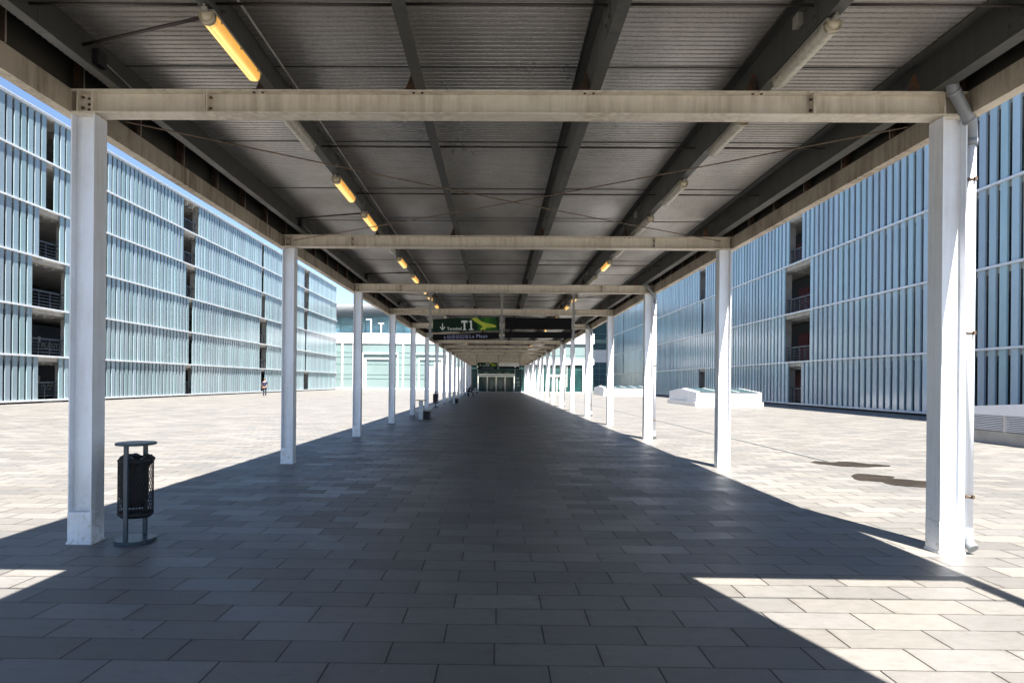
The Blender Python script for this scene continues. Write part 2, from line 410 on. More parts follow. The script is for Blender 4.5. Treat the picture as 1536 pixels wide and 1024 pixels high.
# cross beams: I-section with splice plates, end plates, stiffeners
def ibeam(prof_w, z0, z1, tf=.013, tw=.009):
    h = prof_w / 2; w = tw / 2
    return [(0, z0), (2 * h, z0), (2 * h, z0 + tf), (h + w, z0 + tf), (h + w, z1 - tf), (2 * h, z1 - tf), (2 * h, z1), (0, z1), (0, z1 - tf), (h - w, z1 - tf), (h - w, z0 + tf), (0, z0 + tf)]
BW = .18
prof = [(p[0], p[1]) for p in ibeam(BW, 4.045, 4.265)]
cross0 = MB().prism(prof, 'x', XL + HW - .235, XR - HW + .235).build('cross_beam', 'beam', canopy)
plates = []
for x in (-2.76, 2.92): plates += [(x - .008, x + .008, .004), (x + .012, x + .026, .010)]
for x in (XL + HW - .03, XR - HW + .02, XL - .06, XR + .07): plates.append((x - .005, x + .005, .006))
splice = [MB().box(a, b, c, BW - c, 4.0585, 4.2515).build('splice_plate', 'beam', cross0) for a, b, c in plates]
bolts = []
def bolt(a, b, r): bolts.append(MB().tube([a, b], r, 6).build('bolt', 'rusty', cross0))
for x in (-2.72, 2.885, XL - .03):
    for z in (4.10, 4.20): bolt((x, .035, z), (x + .022, .035, z), .012)
for x in (XL - .09, XL + .01):
    for z in (4.10, 4.15, 4.205): bolt((x, .074, z), (x, .086, z), .013)
for x in (-2.30, -.80, .80, 2.36, -2.22, -.72, .88, 2.44): bolt((x, .03, 4.2515), (x, .03, 4.243), .014)
for n in range(0, NB + 1):
    if n == 1: c = cross0
    else:
        c = twin(cross0, canopy)
        if n < 9:
            for ch in splice + (bolts if n in (2, 3) else []): twin(ch, c)
    c.location = (0, by(n), 0)
# longitudinal edge beams (channel, web outside the columns) from bay to bay
def channel(x, sgn):
    t = .012; w = .115
    a = [(x, 4.045), (x + sgn * w, 4.045), (x + sgn * w, 4.045 + t), (x + sgn * t, 4.045 + t), (x + sgn * t, 4.265 - t), (x + sgn * w, 4.265 - t), (x + sgn * w, 4.265), (x, 4.265)]
    return a
for (xc, sg) in ((XL - HW - .003, -1), (XR + HW + .003, 1)):
    for n in range(0, NB):
        y0 = by(n) + (0.003 if n else -.2); y1 = by(n + 1) - .003
        MB().prism(channel(xc, sg), 'y', y0, y1).build('edge_beam', 'side_beam', canopy)
# posts standing on the edge beam, and the dark fascia behind them
for (xc, sg) in ((XL - HW - .02, -1), (XR + HW + .02, 1)):
    s0 = MB().box(-.03, .03, 0, .07, 4.268, 4.62).build('fascia_stud', 'rusty', canopy)
    s1 = MB().box(-.034, .034, .071, .084, 4.268, 4.62).build('stud_flange', 'side_beam', s0)
    k0 = True
    for n in range(0, 8):
        for k in range(6):
            y = by(n) + .1 + k * BAY / 6
            if y < 4: continue
            if k0: st = s0; k0 = False
            else: st = twin(s0, canopy); twin(s1, st)
            st.location = (xc, y, 0)
    xo = xc + sg * .075
    MB().box(min(xo, xo + sg * .006), max(xo, xo + sg * .006), 2.78, 103.4, 4.27, 4.74).build('fascia_sheet', 'fascia', canopy)
# Z purlins
def zprof(x, z0=4.268, z1=4.60, w=.095, t=.006, lip=.018):
    return [(x, z0), (x + w, z0), (x + w, z0 + lip), (x + w - t, z0 + lip), (x + w - t, z0 + t), (x + t, z0 + t), (x + t, z1), (x - w, z1), (x - w, z1 - lip), (x - w + t, z1 - lip), (x - w + t, z1 - t), (x, z1 - t)]
PX = [-3.64, -2.19, -.78, .845, 2.41, 3.985]
for i, x in enumerate(PX):
    w = .13 if i == 5 else .095
    for n in range(0, NB):                                  # lengths lap just before every beam
        y0 = max(3.08, by(n) - 1.0); y1 = by(n + 1) - 1.004 if n < NB - 1 else 103.3
        MB().prism(zprof(x, w=w), 'y', y0, y1).build('purlin', 'purlin', canopy) if n < NB else None
    for n in range(1, 7):
        y = by(n) - 1.0; lap = MB()
        lap.box(x - .0045, x - .0005, y - .12, y + .12, 4.30, 4.57)
        for dy in (-.07, .07):
            for z in (4.36, 4.50): lap.tube([(x - .016, y + dy, z), (x - .002, y + dy, z)], .014, 6)
        lap.build('lap_plate', 'purlin', canopy)
# rusty triangular gussets where the purlins sit on the beams
gs = MB().prism([(-.085, 4.268), (.065, 4.268), (.004, 4.45), (-.012, 4.45)], 'y', -.004, .004)
gs.box(-.09, .07, -.05, .05, 4.2665, 4.2745)
g0 = gs.build('gusset_bracket', 'rusty', canopy)
lap0 = MB().box(-4.09, 4.40, 0, .012, 4.594, 4.602).build('sheet_lap', 'purlin', canopy); lf = True
for n in range(1, 9):
    for dy in (-3.9, -1.85, .25):
        o = lap0 if lf else twin(lap0, canopy); lf = False; o.location = (0, by(n) + dy, 0)
first = True
for n in range(1, 10):
    for x in PX[1:5] + [3.9]:
        o = g0 if first else twin(g0, canopy); first = False
        o.location = (x - .03, by(n) + .06, 0)
# ribbed metal roof deck, one sheet per bay
for n in range(0, NB + 1):
    y0 = 2.78 if n == 0 else by(n) + .09; y1 = by(n + 1) + .09 if n < NB else 103.4
    prof = []; y = y0; P_ = .0763; z = 4.603
    while y < y1 - P_:
        prof += [(y, z), (y + P_ * .62, z), (y + P_ * .70, z + .022), (y + P_ * .92, z + .022)]; y += P_
    prof.append((y1, z))
    vs = [(xx, p[0], p[1]) for xx in (-4.10, 4.41) for p in prof] ; k = len(prof)
    mb = MB().add(vs, [(i, i + 1, i + 1 + k, i + k) for i in range(k - 1)])
    mb.box(-4.12, 4.42, y0, y1, 4.64, 4.70)
    mb.build('roof_deck', 'deck', canopy)
# sag rods, left diagonals, crossed braces
for n in range(0, 9):
    offs = [5.1] if n == 0 else [by(n) + 2.0, by(n) + 4.05]
    for y in offs:
        for i in range(5):
            if n == 0 or i > 0:
                MB().tube([(PX[i] - .02, y, 4.44), (PX[i + 1] + .06, y + .012, 4.44)], .011, 6).build('sag_rod', 'rod', canopy)
    MB().tube([(PX[0] - .02, by(n + 1) - .42, 4.46), (PX[1] + .04, by(n + 1) - 1.0, 4.43)], .014, 6).build('diagonal_rod', 'rod', canopy)
for n in (1, 3, 5, 7):
    ya, yb = by(n) + .55, by(n + 1) - .05
    for (xa, xb) in ((XL + .1, XR - .1), (XR - .1, XL + .1)):
        pts = [(xa + (xb - xa) * t, ya + (yb - ya) * t, 4.16 + .1 * math.sin(PI * t) * -.35 + (.012 if xa < 0 else -.012)) for t in [i / 12 for i in range(13)]]
        MB().tube(pts, .0075, 6).build('brace_rod', 'brace', canopy)
# steel conduit clipped along the left lamp purlin, thin cable on the right
cm = MB(); cx = PX[1] + .105
cm.tube([(cx + .03, 3, 4.52), (cx + .03, 45, 4.52)], .013, 8)
y = 3.2
while y < 30: cm.tube([(cx + .03, y, 4.52), (cx + .03, y + .03, 4.52)], .019, 8); y += .72
cm.build('cable_conduit', 'conduit', canopy)
for (y0, s0) in ((6.6, 1), (12.9, 1)):
    pts = [(PX[1] + .12 + .05 * math.sin(t * 3), y0 + t, 4.47 - .12 * math.sin(t * PI / 1.3)) for t in [i * .1 for i in range(14)]]
    MB().tube(pts, .008, 6).build('loose_cable', 'rod', canopy)
for n in (1, 2, 3, 4):
    y = by(n) - .30
    jb = MB().box(PX[0] + .008, PX[0] + .07, y, y + .13, 4.36, 4.50).build('junction_box', 'black', canopy, bevel=.006)
    MB().tube([(PX[0] + .04, y + .13, 4.43), (PX[0] + .05, y + .4, 4.40), (PX[0] + .05, y + 1.2, 4.33)], .008, 6).build('box_cable', 'conduit', jb)
    MB().box(PX[4] - .055, PX[4] - .004, by(n) - .9, by(n) - .8, 4.40, 4.50).build('junction_box', 'lamp_body', canopy, bevel=.006)
# downpipes on every second right-hand column
def downpipe():
    r = .053; y = -.10; yc = .045; xc = 4.383
    o = MB().tube([(4.10, y, 4.66), (4.10, y, 4.34), (4.106, y, 4.29), (4.126, y + .01, 4.24), (4.355, yc - .03, 3.99), (4.376, yc - .01, 3.945), (xc, yc, 3.90), (xc, yc, 3.78)], r, 16).build('downpipe', 'pipe_grey', canopy)
    MB().tube([(xc, yc, 3.79), (xc, yc, .22)], .042, 14).build('painted_length', 'pipe_white', o)
    for k, pts in enumerate(([(xc, yc, .24), (xc, yc, .13), (xc + .005, yc - .015, .09), (xc + .012, yc - .06, .055)], [(4.10, y, 4.40), (4.10, y, 4.345)], [(4.13, y + .012, 4.235), (4.15, y + .02, 4.213)], [(4.335, yc - .037, 4.012), (4.351, yc - .031, 3.994)], [(xc, yc, 3.84), (xc, yc, 3.78)])):
        MB().tube(pts, .048 if k == 0 else r + .004, 16).build('pipe_socket', 'pipe_grey', o)
    for z in (3.45, 2.03, .52):
        b = MB(); b.tube([(xc, yc, z), (xc, yc, z + .022)], .046, 14); b.box(xc - .055, xc - .035, yc - .05, yc - .03, z, z + .02); b.box(xc + .0, xc + .02, yc - .065, yc - .04, z - .006, z + .028)
        b.build('pipe_clip', 'bolt', o)
    return o
dp = downpipe()
for n in range(1, NB + 1, 2):
    if n == 1: dp.location = (0, by(1), 0)
    else: twin_tree(dp, (0, by(n), 0), None, parent=canopy)

# ------------------------------------------------------------------ strip lights
def capsule(y0, y1, w, zt, zb, mat, name, parent):
    """rounded batten diffuser hanging below zt"""
    ring = []; K = 10; vs = []; fs = []
    secs = [(y0, .55), (y0 + .015, .85), (y0 + .05, 1.0), (y1 - .05, 1.0), (y1 - .015, .85), (y1, .55)]
    for (y, s) in secs:
        for k in range(K + 1):
            a = PI * k / K; vs.append((-w * s * math.cos(a), y, zt - (zt - zb) * s * math.sin(a) ** .6 if 0 < k < K else zt))
    n = K + 1
    for i in range(len(secs) - 1):
        for k in range(K): fs.append((i * n + k, i * n + k + 1, (i + 1) * n + k + 1, (i + 1) * n + k))
        fs.append((i * n + K, i * n, (i + 1) * n, (i + 1) * n + K))
    fs += [tuple(range(n)), tuple(range((len(secs) - 1) * n, len(secs) * n))[::-1]]
    return MB().add(vs, fs, True).build(name, mat, parent)
def make_light(lit):
    t = empty('strip_light', (0, 0, 0), 'x', 'strip light')
    MB().box(-.055, .055, .0, 1.0, -.028, 0).build('housing', 'lamp_body', t, bevel=.006)
    capsule(.005, .995, .056, -.029, -.105, 'lamp_on' if lit else 'lamp_off', 'diffuser', t)
    for y in (.12, .5, .88):
        for sx in (-1, 1): MB().box(sx * .056 - .003, sx * .056 + .003, y, y + .02, -.045, -.012).build('clip', 'lamp_body', t)
    k = MB(); k.box(-.02, .02, -.05, -.002, -.03, -.01); k.tube([(0, -.03, -.01), (.0, -.08, .04), (.03, -.1, .12)], .009, 6)
    k.build('cable_gland', 'lamp_body', t)
    capsule(-.008, .035, .0565, -.0285, -.1055, 'lamp_cap', 'end_cap', t)
    return t
lit0, off0 = make_light(True), make_light(False)
used = set()
LY = {0: [4.85], 1: [6.62, 8.78, 10.62]}; LYR = {0: [4.95], 1: [6.75, 8.9, 10.8]}
for n in range(2, 11):
    LY[n] = [by(n) + .35, by(n) + 2.05, by(n) + 4.4]; LYR[n] = [by(n) + .6, by(n) + 2.3, by(n) + 4.45]
litL = {(0, 0), (1, 1), (1, 2), (2, 1), (2, 2), (3, 0), (3, 1), (3, 2), (5, 1), (7, 1)}; litR = {(2, 1), (3, 1), (3, 2), (4, 1), (5, 1), (7, 2)}
for side, tab, lits, x in (('left', LY, litL, PX[1] + .045), ('right', LYR, litR, PX[4] + .055)):
    for n, ys in tab.items():
        for k, y in enumerate(ys):
            lit = (n, k) in lits; src = lit0 if lit else off0
            where = 'before the first cross beam' if n == 0 else f'beyond the {ORD[n]} cross beam'
            nth = '' if len(ys) == 1 else ('nearest ', 'middle ', 'farthest ')[k]
            lab = f"{nth}{'glowing yellow' if lit else 'unlit dusty'} strip light on the {side} lamp purlin {where}"
            if lit not in used: used.add(lit); src.location = (x, y, 4.262); o = src
            else: o = twin_tree(src, (x, y, 4.262), lab)
            o['label'] = lab; o['group'] = 'strip lights under the canopy roof'

# ------------------------------------------------------------------ hanging signs
def text_mesh(name, txt, size, mat, parent, loc, rot=(PI / 2, 0, 0), ext=.004, sx=1.0, fit=None):
    cu = bpy.data.curves.new(name, 'FONT'); cu.body = txt; cu.size = size; cu.extrude = ext; cu.resolution_u = 3; cu.offset = size * .003
    t = bpy.data.objects.new(name + '_tmp', cu); COL.objects.link(t)
    dg = bpy.context.evaluated_depsgraph_get(); dg.update()
    me = bpy.data.meshes.new_from_object(t.evaluated_get(dg)); bpy.data.objects.remove(t)
    me.materials.clear(); me.materials.append(M[mat]); me.name = name
    o = bpy.data.objects.new(name, me); COL.objects.link(o); o.parent = parent
    if fit:
        xs = [v.co.x for v in me.vertices]; sx = fit / (max(xs) - min(xs))
    o.location = loc; o.rotation_euler = rot; o.scale = (sx, 1, 1)
    return o
def sign(y, label, second=False):
    t = empty('hanging_sign', (.13, y, 4.045), label, 'sign', 'signs hung from the canopy beams')
    def Z(z): return z - 4.045
    for i, x in enumerate((-2.0, 0, 2.0)):
        p = MB().box(x - .03, x + .03, -.02, .02, Z(2.74), 0).build('post', 'steel', t)
        b = MB().box(x - .11, x + .11, -.06, .06, -.022, -.001)
        b.prism([(x - .09, -.023), (x + .09, -.023), (x + .03, -.09), (x - .03, -.09)], 'y', -.025, .025)
        b.build('hanger_plate', 'steel', p)
        for z in (3.28, 3.08, 2.9, 2.81): MB().box(x - .085, x + .085, -.035, -.021, Z(z) - .018, Z(z) + .018).build('clamp', 'steel', p)
    tl = R(2.0) if not second else 0
    def panel(nm, x0, x1, z0, z1, mat, rot):
        o = MB().box(x0 - x1, 0, -.02, .02, z0 - z1, 0).build(nm, mat, t, loc=(x1, -.056, Z(z1)), bevel=.004)
        o.rotation_euler = (0, -rot, 0); return o
    a = panel('direction_panel', -1.925, -.075, 3.0, 3.36, 'sign_green', tl)
    b = panel('service_panel', -1.925, -.075, 2.765, 2.935, 'sign_black', tl)
    c = panel('blank_panel', .085, 1.94, 3.03, 3.35, 'sign_back' if second else 'sign_black', 0)
    d = panel('blank_strip', .085, 1.94, 2.79, 2.96, 'sign_black', 0)
    F = -.026
    # arrow, T1 with slab serifs, flying emblem on the green panel (origin = its top right corner)
    q = MB(); ax = -1.585
    q.box(ax - .012, ax + .012, F, F + .004, -.29, -.13)
    for s in (-1, 1):
        q.prism([(ax, -.325), (ax, -.285), (ax + s * .062, -.215), (ax + s * .072, -.245)], 'y', F, F + .004)
    q.build('arrow', 'sign_white', a)
    q = MB(); x = -1.055
    q.box(x, x + .165, F, F + .004, -.115, -.07); q.box(x + .06, x + .105, F, F + .004, -.31, -.116); q.box(x + .035, x + .13, F, F + .004, -.335, -.311)
    q.box(x, x + .02, F, F + .004, -.14, -.116); q.box(x + .145, x + .165, F, F + .004, -.14, -.116)
    x = -.845
    q.box(x + .035, x + .08, F, F + .004, -.31, -.07); q.box(x, x + .034, F, F + .004, -.112, -.088); q.box(x - .01, x + .125, F, F + .004, -.335, -.311)
    q.build('terminal_number', 'sign_white', a)
    text_mesh('terminal_word', 'Terminal', .118, 'sign_white', a, (-1.46, F, -.325), fit=.40)
    e = [(-.78, -.02), (-.66, .015), (-.58, -.03), (-.50, -.11), (-.36, -.155), (-.20, -.19), (-.105, -.225), (-.085, -.262), (-.13, -.285), (-.28, -.285), (-.37, -.285), (-.385, -.33), (-.44, -.345), (-.45, -.325), (-.52, -.345), (-.545, -.32), (-.505, -.29), (-.47, -.255), (-.50, -.215), (-.58, -.165), (-.68, -.10)]
    MB().prism(e, 'y', F - .001, F + .004).build('flying_emblem', 'sign_yellow', a)
    # service strip
    q = MB(); ax = -1.515
    q.box(ax - .006, ax + .006, F, F + .004, -.125, -.055)
    for s in (-1, 1): q.prism([(ax, -.135), (ax, -.115), (ax + s * .03, -.085), (ax + s * .034, -.1)], 'y', F, F + .004)
    q.build('small_arrow', 'sign_lilac', b)
    for k in range(5):
        q = MB(); x0 = -1.445 + k * .122; x1 = x0 + .092; z0, z1 = -.135, -.045; w = .009
        q.box(x0, x1, F, F + .003, z1 - w, z1); q.box(x0, x1, F, F + .003, z0, z0 + w)
        q.box(x0, x0 + w, F, F + .003, z0 + w, z1 - w); q.box(x1 - w, x1, F, F + .003, z0 + w, z1 - w)
        cxm = (x0 + x1) / 2
        if k == 0: q.box(x0 + .02, x0 + .036, F, F + .003, -.115, -.08); q.box(x0 + .042, x1 - .018, F, F + .003, -.105, -.09)
        if k == 1: q.box(cxm - .006, cxm + .006, F, F + .003, -.12, -.08); q.box(cxm - .022, cxm + .022, F, F + .003, -.079, -.067)
        if k == 2: q.box(cxm - .022, cxm + .022, F, F + .003, -.115, -.103); q.box(cxm - .022, cxm + .022, F, F + .003, -.085, -.073)
        if k == 3: q.box(cxm - .022, cxm - .01, F, F + .003, -.118, -.066); q.box(cxm - .009, cxm + .024, F, F + .003, -.118, -.106)
        if k == 4: q.box(cxm - .024, cxm - .012, F, F + .003, -.118, -.066); q.box(cxm + .0, cxm + .012, F, F + .003, -.118, -.066); q.box(cxm + .013, cxm + .026, F, F + .003, -.118, -.09)
        q.build('pictogram', 'sign_lilac', b)
    text_mesh('plaza_words', 'La Plaça', .13, 'sign_lilac', b, (-.835, F, -.13), fit=.50)
    return t
sign(by(3) + .09, 'hanging sign with a white lettered green panel, nearest of the two')
sign(by(10) + .09, 'far hanging sign in front of the entrance doors, its right panel pale grey', True)

# ------------------------------------------------------------------ litter bins
def make_bin():
    t = empty('litter_bin', (0, 0, 0), 'black mesh litter bin on two posts beside the nearest left column', 'litter bin', 'litter bins along the left columns')
    def oval(a, b, n=28, flat=1.0): return [(a * math.cos(2 * PI * k / n), b * math.copysign(abs(math.sin(2 * PI * k / n)) ** .8, math.sin(2 * PI * k / n))) for k in range(n)]
    MB().prism(oval(.168, .195), 'z', .0, .035).build('base_plate', 'bin', t, bevel=.004)
    MB().prism(oval(.168, .19), 'z', .925, .948).build('cover', 'bin', t, bevel=.005)
    for s in (-1, 1): MB().box(-.02 - s * .004, .02 - s * .004, s * .163 - .013, s * .163 + .013, .036, .924).build('post', 'bin', t, bevel=.003)
    RB = .157; sy = .90; z0, z1 = .27, .77
    k = MB(); n = 34; rows = 15; r = .0028
    for i in range(n):                                        # expanded-metal lattice: two families of helical wires
        for s in (-1, 1):
            pts = []
            for j in range(rows + 1):
                a = 2 * PI * (i + s * j * .5) / n; pts.append((RB * math.cos(a), RB * sy * math.sin(a), z0 + (z1 - z0) * j / rows))
            k.tube(pts, r, 3, cap=False)
    basket = k.build('basket', 'mesh', t)
    q = MB(); ring = [(RB * 1.01 * math.cos(2 * PI * i / 32), RB * 1.01 * sy * math.sin(2 * PI * i / 32)) for i in range(33)]
    q.tube([(a, b, z1 + .005) for a, b in ring], .007, 6, cap=False)
    q.build('rim', 'mesh', basket)
    MB().tube([(a, b, z0) for a, b in ring], .007, 6, cap=False).build('rim', 'mesh', basket)
    pn = MB(); vs = []; n = 32
    for (s_, z) in ((.55, .238), (.86, .240), (1.0, .262), (1.0, .285)):
        for i in range(n): vs.append((RB * s_ * math.cos(2 * PI * i / n), RB * s_ * sy * math.sin(2 * PI * i / n), z))
    fs = [(j * n + i, j * n + (i + 1) % n, (j + 1) * n + (i + 1) % n, (j + 1) * n + i) for j in range(3) for i in range(n)] + [tuple(range(n))]
    pn.add(vs, fs, True).build('pan', 'mesh', basket)
    bag = MB(); vs = []; n = 40; rnd = random.Random(3); prof = [(.2, .36), (.62, .335), (.80, .42), (.84, .55), (.84, .70), (.97, .765), (1.03, .785), (.93, .805), (.80, .815), (.5, .80), (.2, .76)]
    for (s_, z) in prof:
        for i in range(n):
            a = 2 * PI * i / n; w = 1 + .05 * math.sin(7 * a + z * 20) + .03 * rnd.uniform(-1, 1)
            if z > .78: z2 = z + .022 * math.sin(3 * a + 1.2) + .01 * rnd.uniform(-1, 1)
            else: z2 = z
            vs.append((RB * s_ * min(w, 1.0 if z < .76 else 1.1) * math.cos(a) - (.02 if z < .76 else 0), RB * s_ * sy * w * math.sin(a), z2))
    fs = [(j * n + i, j * n + (i + 1) % n, (j + 1) * n + (i + 1) % n, (j + 1) * n + i) for j in range(len(prof) - 1) for i in range(n)] + [tuple(range(n)), tuple(range((len(prof) - 1) * n, len(prof) * n))]
    bag.add(vs, fs, True).build('bin_bag', 'bag', t)
    return t
bin0 = make_bin(); bin0.location = (-3.44, 6.33, 0); bin0.rotation_euler.z = R(-3)
twin_tree(bin0, (-3.66, 40.0, 0), 'dark litter bin between the nearest and second bench, in front of a column', rz=R(12))

# ------------------------------------------------------------------ benches
def make_bench():
    t = empty('bench', (0, 0, 0), 'x', 'bench', 'benches along the left columns')
    MB().box(-.085, .085, 0, .09, 0, .765).build('end_slab', 'bench_end', t, bevel=.004)
    MB().box(-.22, .22, -.06, .17, .767, .80).build('table_top', 'bench_top', t, bevel=.004)
    MB().box(-.33, .33, .10, 1.9, .345, .395).build('seat', 'bench_seat', t, bevel=.006)
    MB().box(.10, .30, .35, .60, 0, .343).build('support', 'black', t)
    MB().box(-.24, .24, 1.45, 1.70, 0, .343).build('support', 'black', t)
    MB().tube([(-.28, .14, 0), (-.28, .14, .60)], .012, 6).build('rod', 'rod', t)
    return t
be = make_bench(); be.location = (-3.09, 27.2, 0); be['label'] = 'nearest pale bench with tan table board and black support under the canopy'
twin_tree(be, (-3.07, 47.8, 0), 'second bench along the left columns, beyond the far litter bin, empty')
twin_tree(be, (-3.32, 73.2, 0), 'third bench along the left columns, the one the seated person uses')
twin_tree(be, (-2.8, 88.0, 0), 'farthest bench beside the left columns, close to the entrance glass')

# ------------------------------------------------------------------ people
def skin(name, chains, mat, parent, sub=2):
    me = bpy.data.meshes.new(name + '_sk'); idx = {}; vs = []; rad = []; ed = []; adj = {}
    for ch in chains:
        pv = None
        for (p, r) in ch:
            key = tuple(round(c, 4) for c in p)
            if key not in idx: idx[key] = len(vs); vs.append(p); rad.append(r); adj[idx[key]] = set()
            i = idx[key]
            if pv is not None and i not in adj[pv]: ed.append((pv, i)); adj[pv].add(i); adj[i].add(pv)
            pv = i
    me.from_pydata(vs, ed, []); o = bpy.data.objects.new(name, me); COL.objects.link(o)
    o.modifiers.new('skin', 'SKIN'); s = o.modifiers.new('sub', 'SUBSURF'); s.levels = s.render_levels = sub
    sv = me.skin_vertices[0].data if len(me.skin_vertices) else None
    if sv is None:
        bm = bmesh.new(); bm.from_mesh(me); bm.verts.layers.skin.verify(); bm.to_mesh(me); bm.free(); sv = me.skin_vertices[0].data
    seen = set()
    for i in range(len(vs)):
        r = rad[i]; sv[i].radius = r if isinstance(r, tuple) else (r, r); sv[i].use_root = False
        if i not in seen:
            sv[i].use_root = True; st = [i]
            while st:
                k = st.pop()
                if k in seen: continue
                seen.add(k); st += list(adj[k])
    dg = bpy.context.evaluated_depsgraph_get(); dg.update()
    out = bpy.data.meshes.new_from_object(o.evaluated_get(dg)); bpy.data.objects.remove(o)
    out.name = name; out.materials.clear(); out.materials.append(M[mat])
    for f in out.polygons: f.use_smooth = True
    q = bpy.data.objects.new(name, out); COL.objects.link(q)
    if parent: q.parent = parent
    return q
def hand(w, d, side):
    """palm from wrist w along d with four fingers and a thumb"""
    w = Vector(w); d = Vector(d).normalized(); s = Vector(side).normalized(); cur = d.cross(s).normalized()
    ch = [[(tuple(w), .022), (tuple(w + d * .045), (.036, .016)), (tuple(w + d * .085), (.036, .014))]]
    for k, (o, l) in enumerate(((-.027, .062), (-.009, .072), (.009, .068), (.026, .052))):
        b = w + d * .08 + s * o
        ch.append([(tuple(b), .0088), (tuple(b + d * l * .5 + cur * .006), .008), (tuple(b + d * l * .85 + cur * .022), .0065)])
    b = w + d * .03 - s * .028
    ch.append([(tuple(b), .010), (tuple(b + d * .03 - s * .028), .009), (tuple(b + d * .055 - s * .032 + cur * .01), .007)])
    return ch
def head(c, f, mat_hair, parent, H):
    """c head centre, f facing direction (horizontal)"""
    c = Vector(c); f = Vector(f).normalized(); s = Vector((-f.y, f.x, 0)); u = Vector((0, 0, 1))
    ch = [[(tuple(c - u * .10), .058), (tuple(c - u * .045 + f * .012), (.068, .074)), (tuple(c + u * .03), (.077, .092)), (tuple(c + u * .075 - f * .01), .062)]]
    ch.append([(tuple(c + f * .085 + u * .012), .011), (tuple(c + f * .103 - u * .02), .014)])          # nose
    ch.append([(tuple(c + f * .088 - u * .045 - s * .02), .008), (tuple(c + f * .09 - u * .045 + s * .02), .008)])   # mouth
    for k in (-1, 1):
        ch.append([(tuple(c + s * .08 * k + u * .02), .014), (tuple(c + s * .082 * k - u * .022), .011)])  # ears
    return ch
def face_and_hair(c, f, body, hairmat='hair'):
    c = Vector(c); f = Vector(f).normalized(); s = Vector((-f.y, f.x, 0)); u = Vector((0, 0, 1))
    e = MB()
    for k in (-1, 1):
        p = c + f * .083 + s * .032 * k + u * .01; e.tube([tuple(p - f * .006), tuple(p + f * .006)], .009, 8)
    e.build('eyes', 'black', body)
    ch = [[(tuple(c + u * .085 + f * .035), .055), (tuple(c + u * .082 - f * .03), .075), (tuple(c + u * .03 - f * .055), .072), (tuple(c - u * .03 - f * .058), .052)]]
    skin('hair', ch, hairmat, body)
# standing man: back half turned, looking to the right
def standing():
    t = empty('person', (-21.7, 62.1, 0), 'person standing on the sunny plaza in dark blue top and dark trousers', 'person')
    hips, chest, neck, hd = (0, 0, .93), (0, 0, 1.28), (0, .0, 1.46), (0, .01, 1.61)
    ch = [[(hips, (.15, .105)), ((0, 0, 1.08), (.125, .095)), (chest, (.165, .11)), ((0, 0, 1.40), (.13, .08)), (neck, .055), ((0, .01, 1.52), .055)]]
    ch += head(hd, (.8, .6, 0), 'hair', t, 1.72)
    for s in (-1, 1):
        el = (s * .26, -.02, 1.13); wr = (s * .25 + .01, .06, .90)
        ch.append([((0, 0, 1.40), (.13, .08)), ((s * .18, 0, 1.39), .058), (el, .043), (wr, .028)]); ch += hand(wr, (0, .25, -1), (0, 1, .2))
        ch.append([(hips, (.15, .105)), ((s * .095, 0, .84), .088), ((s * .10, .015, .48), .056), ((s * .105, -.01, .10), .038), ((s * .105, -.02, .045), .04), ((s * .11, .11, .03), .032)])
    b = skin('body', ch, 'skin', t); face_and_hair(hd, (.8, .6, 0), b)
    ch = [[((0, 0, .90), (.17, .125)), ((0, 0, 1.08), (.145, .115)), ((0, 0, 1.28), (.185, .13)), ((0, 0, 1.41), (.145, .095))]]
    for s in (-1, 1): ch.append([((0, 0, 1.41), (.145, .095)), ((s * .18, 0, 1.385), .075), ((s * .225, -.012, 1.25), .066), ((s * .26, -.02, 1.14), .058)])
    skin('shirt', ch, 'navy_cloth', b)
    ch = []
    for s in (-1, 1): ch.append([((0, 0, .93), (.16, .12)), ((s * .095, 0, .82), .104), ((s * .10, .015, .48), .074), ((s * .105, -.01, .09), .062)])
    skin('trousers', ch, 'jean', b)
    for s in (-1, 1): skin('shoe', [[((s * .105, -.05, .045), .046), ((s * .108, .04, .045), .048), ((s * .112, .13, .035), .036)]], 'shoe', b)
    return t
standing()
